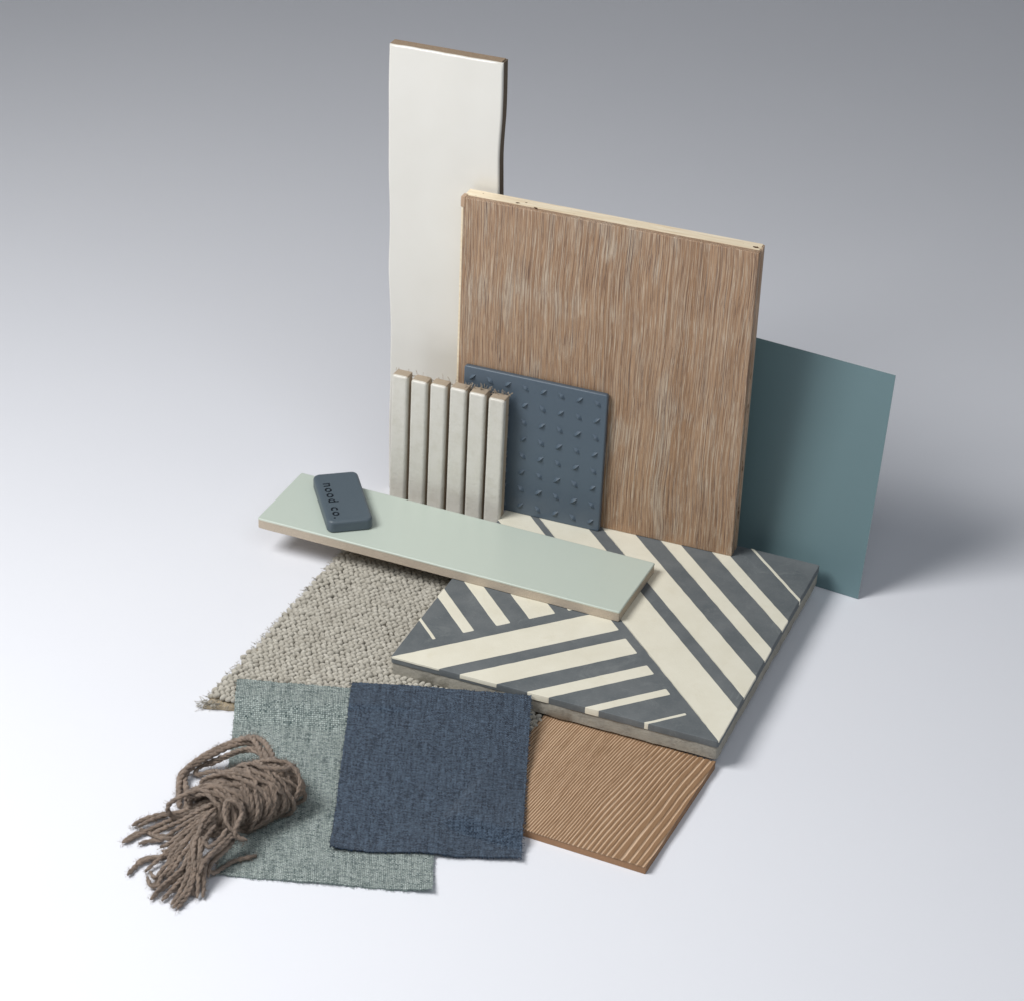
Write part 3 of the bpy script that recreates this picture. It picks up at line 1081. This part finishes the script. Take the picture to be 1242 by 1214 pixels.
nbr = onz(632, 1042, 2.0); nbl = onz(400, 1030, 2.2)
ntl = onz(427, 826, 11.0); ntr = onz(645, 842, 18.8)
swatch('navy_swatch', (ntl.x, ntl.y), (ntr.x, ntr.y-0.6), (nbl.x, nbl.y), (nbr.x, nbr.y), navy_z, navy_cloth, navy_thread,
       'dark navy blue woven fabric swatch leaning on the striped tile front edge', 9, fray=(.5, .8, 1.8, .6))

# ------------------------------------------------------------------ yarn bundle
def build_yarn():
    base = onz(262, 990, 0)
    t = thing('yarn_bundle', (base.x, base.y, 0), 'brown wool yarn hank wound in the middle, loose ends spread at the front left', 'yarn')
    def P(zx, zy, h):
        p = onz(140+zx/4.436, 860+zy/4.436, h)
        return p-Vector((base.x, base.y, 0))
    allp = []
    def strand(pts, R=1.75, name='strand', raw=False, pitch=8.0):
        q = pts if raw else [P(*p) for p in pts]
        path = catmull(q, 1.3)
        for p in path:
            p.z = max(p.z, R*0.95)
        V, F = [], []
        ply(V, F, path, R, pitch, 6, random.random()*6)
        link(name, V, F, yarn_m, t, sharp=0)
        allp.append((path, R))
    # --- axis of the wound body
    A = P(520, 550, 14); B = P(865, 415, 13)
    ax = (B-A); L = ax.length; ax.normalize()
    side = ax.cross(Vector((0, 0, 1))).normalized(); upv = side.cross(ax)
    # inner core of packed strands
    def prof(s):   # radius along the axis
        return 5.5+10.2*math.sin(math.pi*min(1, max(0, .12+.80*s)))**0.8
    V, F = [], []
    path = [A+ax*(L*s) for s in np.linspace(-.02, 1.0, 16)]
    tube(V, F, [Vector((p.x, p.y, max(p.z, 12))) for p in path], [prof(s)*0.80 for s in np.linspace(0, 1, 16)], 14)
    link('inner_winding', V, F, yarn_m, t, sharp=0)
    # wraps
    nw = 50
    for i in range(nw):
        s = (i+.5)/nw*0.94+random.uniform(-.03, .03)
        r = prof(s)*random.uniform(.84, 1.12)
        c = A+ax*(L*s)
        tilt = random.gauss(0.45, .42); tilt2 = random.gauss(0, .30)
        pts = []
        ph = random.random()*6.28
        for k in range(19):
            a = ph+2*math.pi*k/18*1.0
            off = side*math.cos(a)*r*1.08+upv*math.sin(a)*r*0.98
            sh = ax*(math.cos(a)*r*tilt+math.sin(a)*r*tilt2+(k-9)*.16)
            p = c+off+sh
            p = p+Vector((random.gauss(0, .4), random.gauss(0, .4), random.gauss(0, .3)))
            p.z = max(p.z+1.0, 1.8)
            pts.append(p)
        strand(pts, random.uniform(1.15, 1.4), 'wrap', raw=True)
    # --- folded loops at the right end
    for dx, dy, h in ((0, 0, 18), (15, 25, 13), (-10, 45, 9), (-30, 75, 7), (0, -20, 15)):
        strand([(700+dx, 330+dy, h+6), (820+dx, 300+dy, h+6), (920+dx, 310+dy, h+2), (975+dx*.7, 350+dy, h-1), (965+dx, 400+dy, h-4), (880+dx, 420+dy, h-2), (760, 430+dy, h)], 1.7)
    strand([(780, 310, 32), (860, 320, 30), (925, 318, 28), (968, 300, 26)], 1.6)
    # --- big loops at top left
    strand([(870, 420, 20), (860, 300, 26), (820, 200, 26), (760, 152, 22), (680, 158, 18), (560, 205, 14), (450, 265, 10), (385, 320, 7), (348, 380, 5), (342, 450, 4), (345, 530, 5)], 1.7)
    strand([(850, 440, 18), (835, 310, 24), (790, 215, 23), (730, 180, 20), (640, 190, 16), (540, 235, 12), (440, 290, 8), (378, 350, 4), (380, 420, 4), (388, 480, 5), (380, 540, 6)], 1.7)
    strand([(840, 430, 16), (800, 290, 22), (740, 160, 25), (640, 175, 17), (530, 220, 12), (430, 285, 7), (352, 350, 3), (340, 440, 3), (342, 520, 3)], 1.6)
    strand([(840, 300, 26), (800, 225, 24), (720, 208, 20), (640, 228, 14), (560, 262, 9), (490, 290, 6), (440, 320, 4), (432, 350, 3), (470, 345, 3), (530, 330, 6), (600, 340, 14)], 1.3)
    strand([(830, 320, 22), (770, 235, 22), (690, 222, 16), (600, 255, 10), (520, 292, 6), (470, 300, 4), (455, 320, 3)], 1.2)
    # --- tails
    base_tails = [
        [(90, 625, 2), (150, 592, 3), (240, 565, 5), (340, 555, 8), (430, 515, 14), (520, 480, 22), (600, 450, 26)],
        [(120, 632, 2), (200, 590, 4), (300, 560, 7), (400, 540, 11), (480, 500, 18), (570, 470, 24)],
        [(55, 712, 2), (130, 672, 2), (210, 632, 4), (300, 595, 7), (400, 555, 12), (510, 505, 20)],
        [(125, 722, 2), (190, 706, 2), (250, 700, 3), (320, 650, 6), (400, 600, 11), (500, 545, 18)],
        [(130, 640, 2), (190, 668, 2), (240, 690, 4), (320, 690, 5), (390, 640, 10), (470, 580, 16), (540, 530, 21)],
        [(195, 668, 2), (260, 640, 5), (350, 600, 9), (450, 545, 16), (540, 500, 22)],
        [(65, 890, 2), (120, 835, 2), (190, 800, 3), (270, 785, 5), (330, 720, 9), (400, 650, 13), (480, 590, 17)],
        [(160, 872, 2), (200, 835, 3), (270, 770, 6), (350, 690, 11), (420, 630, 15), (500, 560, 20)],
        [(170, 900, 3), (190, 945, 3), (225, 950, 3), (245, 905, 4), (300, 840, 6), (350, 760, 10), (400, 690, 14), (480, 600, 18)],
        [(185, 870, 3), (215, 905, 4), (260, 850, 6), (310, 800, 7), (360, 730, 12), (420, 660, 16)],
        [(190, 1022, 2), (225, 985, 2), (290, 930, 4), (340, 890, 6), (380, 810, 9), (410, 730, 13), (470, 640, 17)],
        [(205, 1000, 3), (250, 950, 4), (320, 890, 7), (370, 840, 9), (400, 760, 13)],
        [(250, 1028, 2), (300, 975, 3), (350, 920, 5), (400, 870, 8), (430, 780, 12), (480, 680, 16), (540, 590, 19)],
        [(310, 1068, 2), (340, 1030, 3), (380, 975, 5), (410, 900, 8), (440, 800, 13), (500, 690, 17)],
        [(335, 1070, 2), (360, 1035, 2), (395, 985, 4), (420, 910, 8), (440, 820, 13)],
        [(300, 1050, 2), (345, 985, 4), (385, 900, 8), (415, 820, 11), (440, 720, 15), (520, 610, 19)],
        [(415, 1000, 2), (412, 930, 6), (415, 860, 10), (425, 770, 15), (440, 700, 18), (475, 630, 20), (530, 570, 22)],
        [(440, 1015, 2), (445, 950, 6), (445, 870, 11), (450, 790, 16), (480, 700, 19), (540, 620, 21)],
        [(470, 1010, 2), (475, 945, 5), (480, 870, 10), (500, 800, 13), (560, 750, 15), (620, 690, 16), (650, 640, 16), (640, 560, 20), (610, 500, 25)],
        [(455, 880, 12), (470, 830, 14), (520, 770, 16), (580, 710, 17), (630, 660, 17), (655, 600, 18)],
        [(430, 870, 12), (420, 800, 15), (425, 720, 18), (450, 660, 20), (470, 600, 22), (505, 560, 24)],
        [(470, 850, 13), (455, 760, 17), (465, 690, 19), (500, 740, 18), (560, 700, 18), (600, 640, 20)],
        [(500, 900, 6), (510, 840, 9), (545, 800, 11), (600, 750, 12), (640, 700, 12)],
        [(710, 702, 14), (670, 690, 15), (630, 655, 18), (595, 600, 22), (585, 540, 25), (600, 490, 28)],
        [(690, 708, 13), (640, 672, 17), (655, 620, 20), (680, 560, 22), (660, 510, 26), (610, 490, 28), (580, 520, 26)],
        [(760, 785, 2), (700, 800, 3), (640, 815, 3), (580, 850, 3), (530, 880, 4), (490, 860, 8)],
        [(280, 900, 4), (300, 850, 5), (290, 800, 7), (330, 740, 10), (390, 690, 14), (450, 620, 18)],
        [(240, 740, 3), (290, 720, 6), (350, 670, 10), (420, 610, 15), (490, 560, 20)],
        [(250, 760, 4), (300, 760, 6), (350, 720, 9), (400, 690, 13), (440, 650, 17)],
        [(380, 960, 4), (385, 900, 7), (395, 840, 10), (410, 760, 14), (450, 690, 17)],
        [(300, 880, 4), (330, 830, 7), (370, 770, 11), (430, 700, 15)],
    ]
    for q in base_tails:
        strand(q, random.uniform(1.15, 1.35))
    for q in base_tails[:26:2]:
        dx, dy = random.uniform(-14, 14), random.uniform(-12, 12)
        k0 = 1 if random.random() < .6 else 0
        strand([(x+dx+random.gauss(0, 5), y+dy+random.gauss(0, 5), max(2, h-random.uniform(1, 4))) for x, y, h in q[k0:]], random.uniform(1.2, 1.45))
    # fuzz
    V, F = [], []
    for path, R in allp:
        for _ in range(int(len(path)*5)):
            i = random.randrange(len(path)-1)
            p = path[i]
            d = Vector((random.gauss(0, 1), random.gauss(0, 1), random.gauss(0, 1))).normalized()
            tt = (path[i+1]-p)
            d = (d+tt.normalized()*random.uniform(-.8, .8)).normalized()
            fibre(V, F, p+d*R*.8, d, random.uniform(1.0, 3.4), random.uniform(.05, .09), 1.1)
    V = [(x, y, max(z, .1)) for x, y, z in V]
    o = link('fuzz', V, F, yarn_m, t, sharp=0); o['kind'] = 'stuff'


build_yarn()
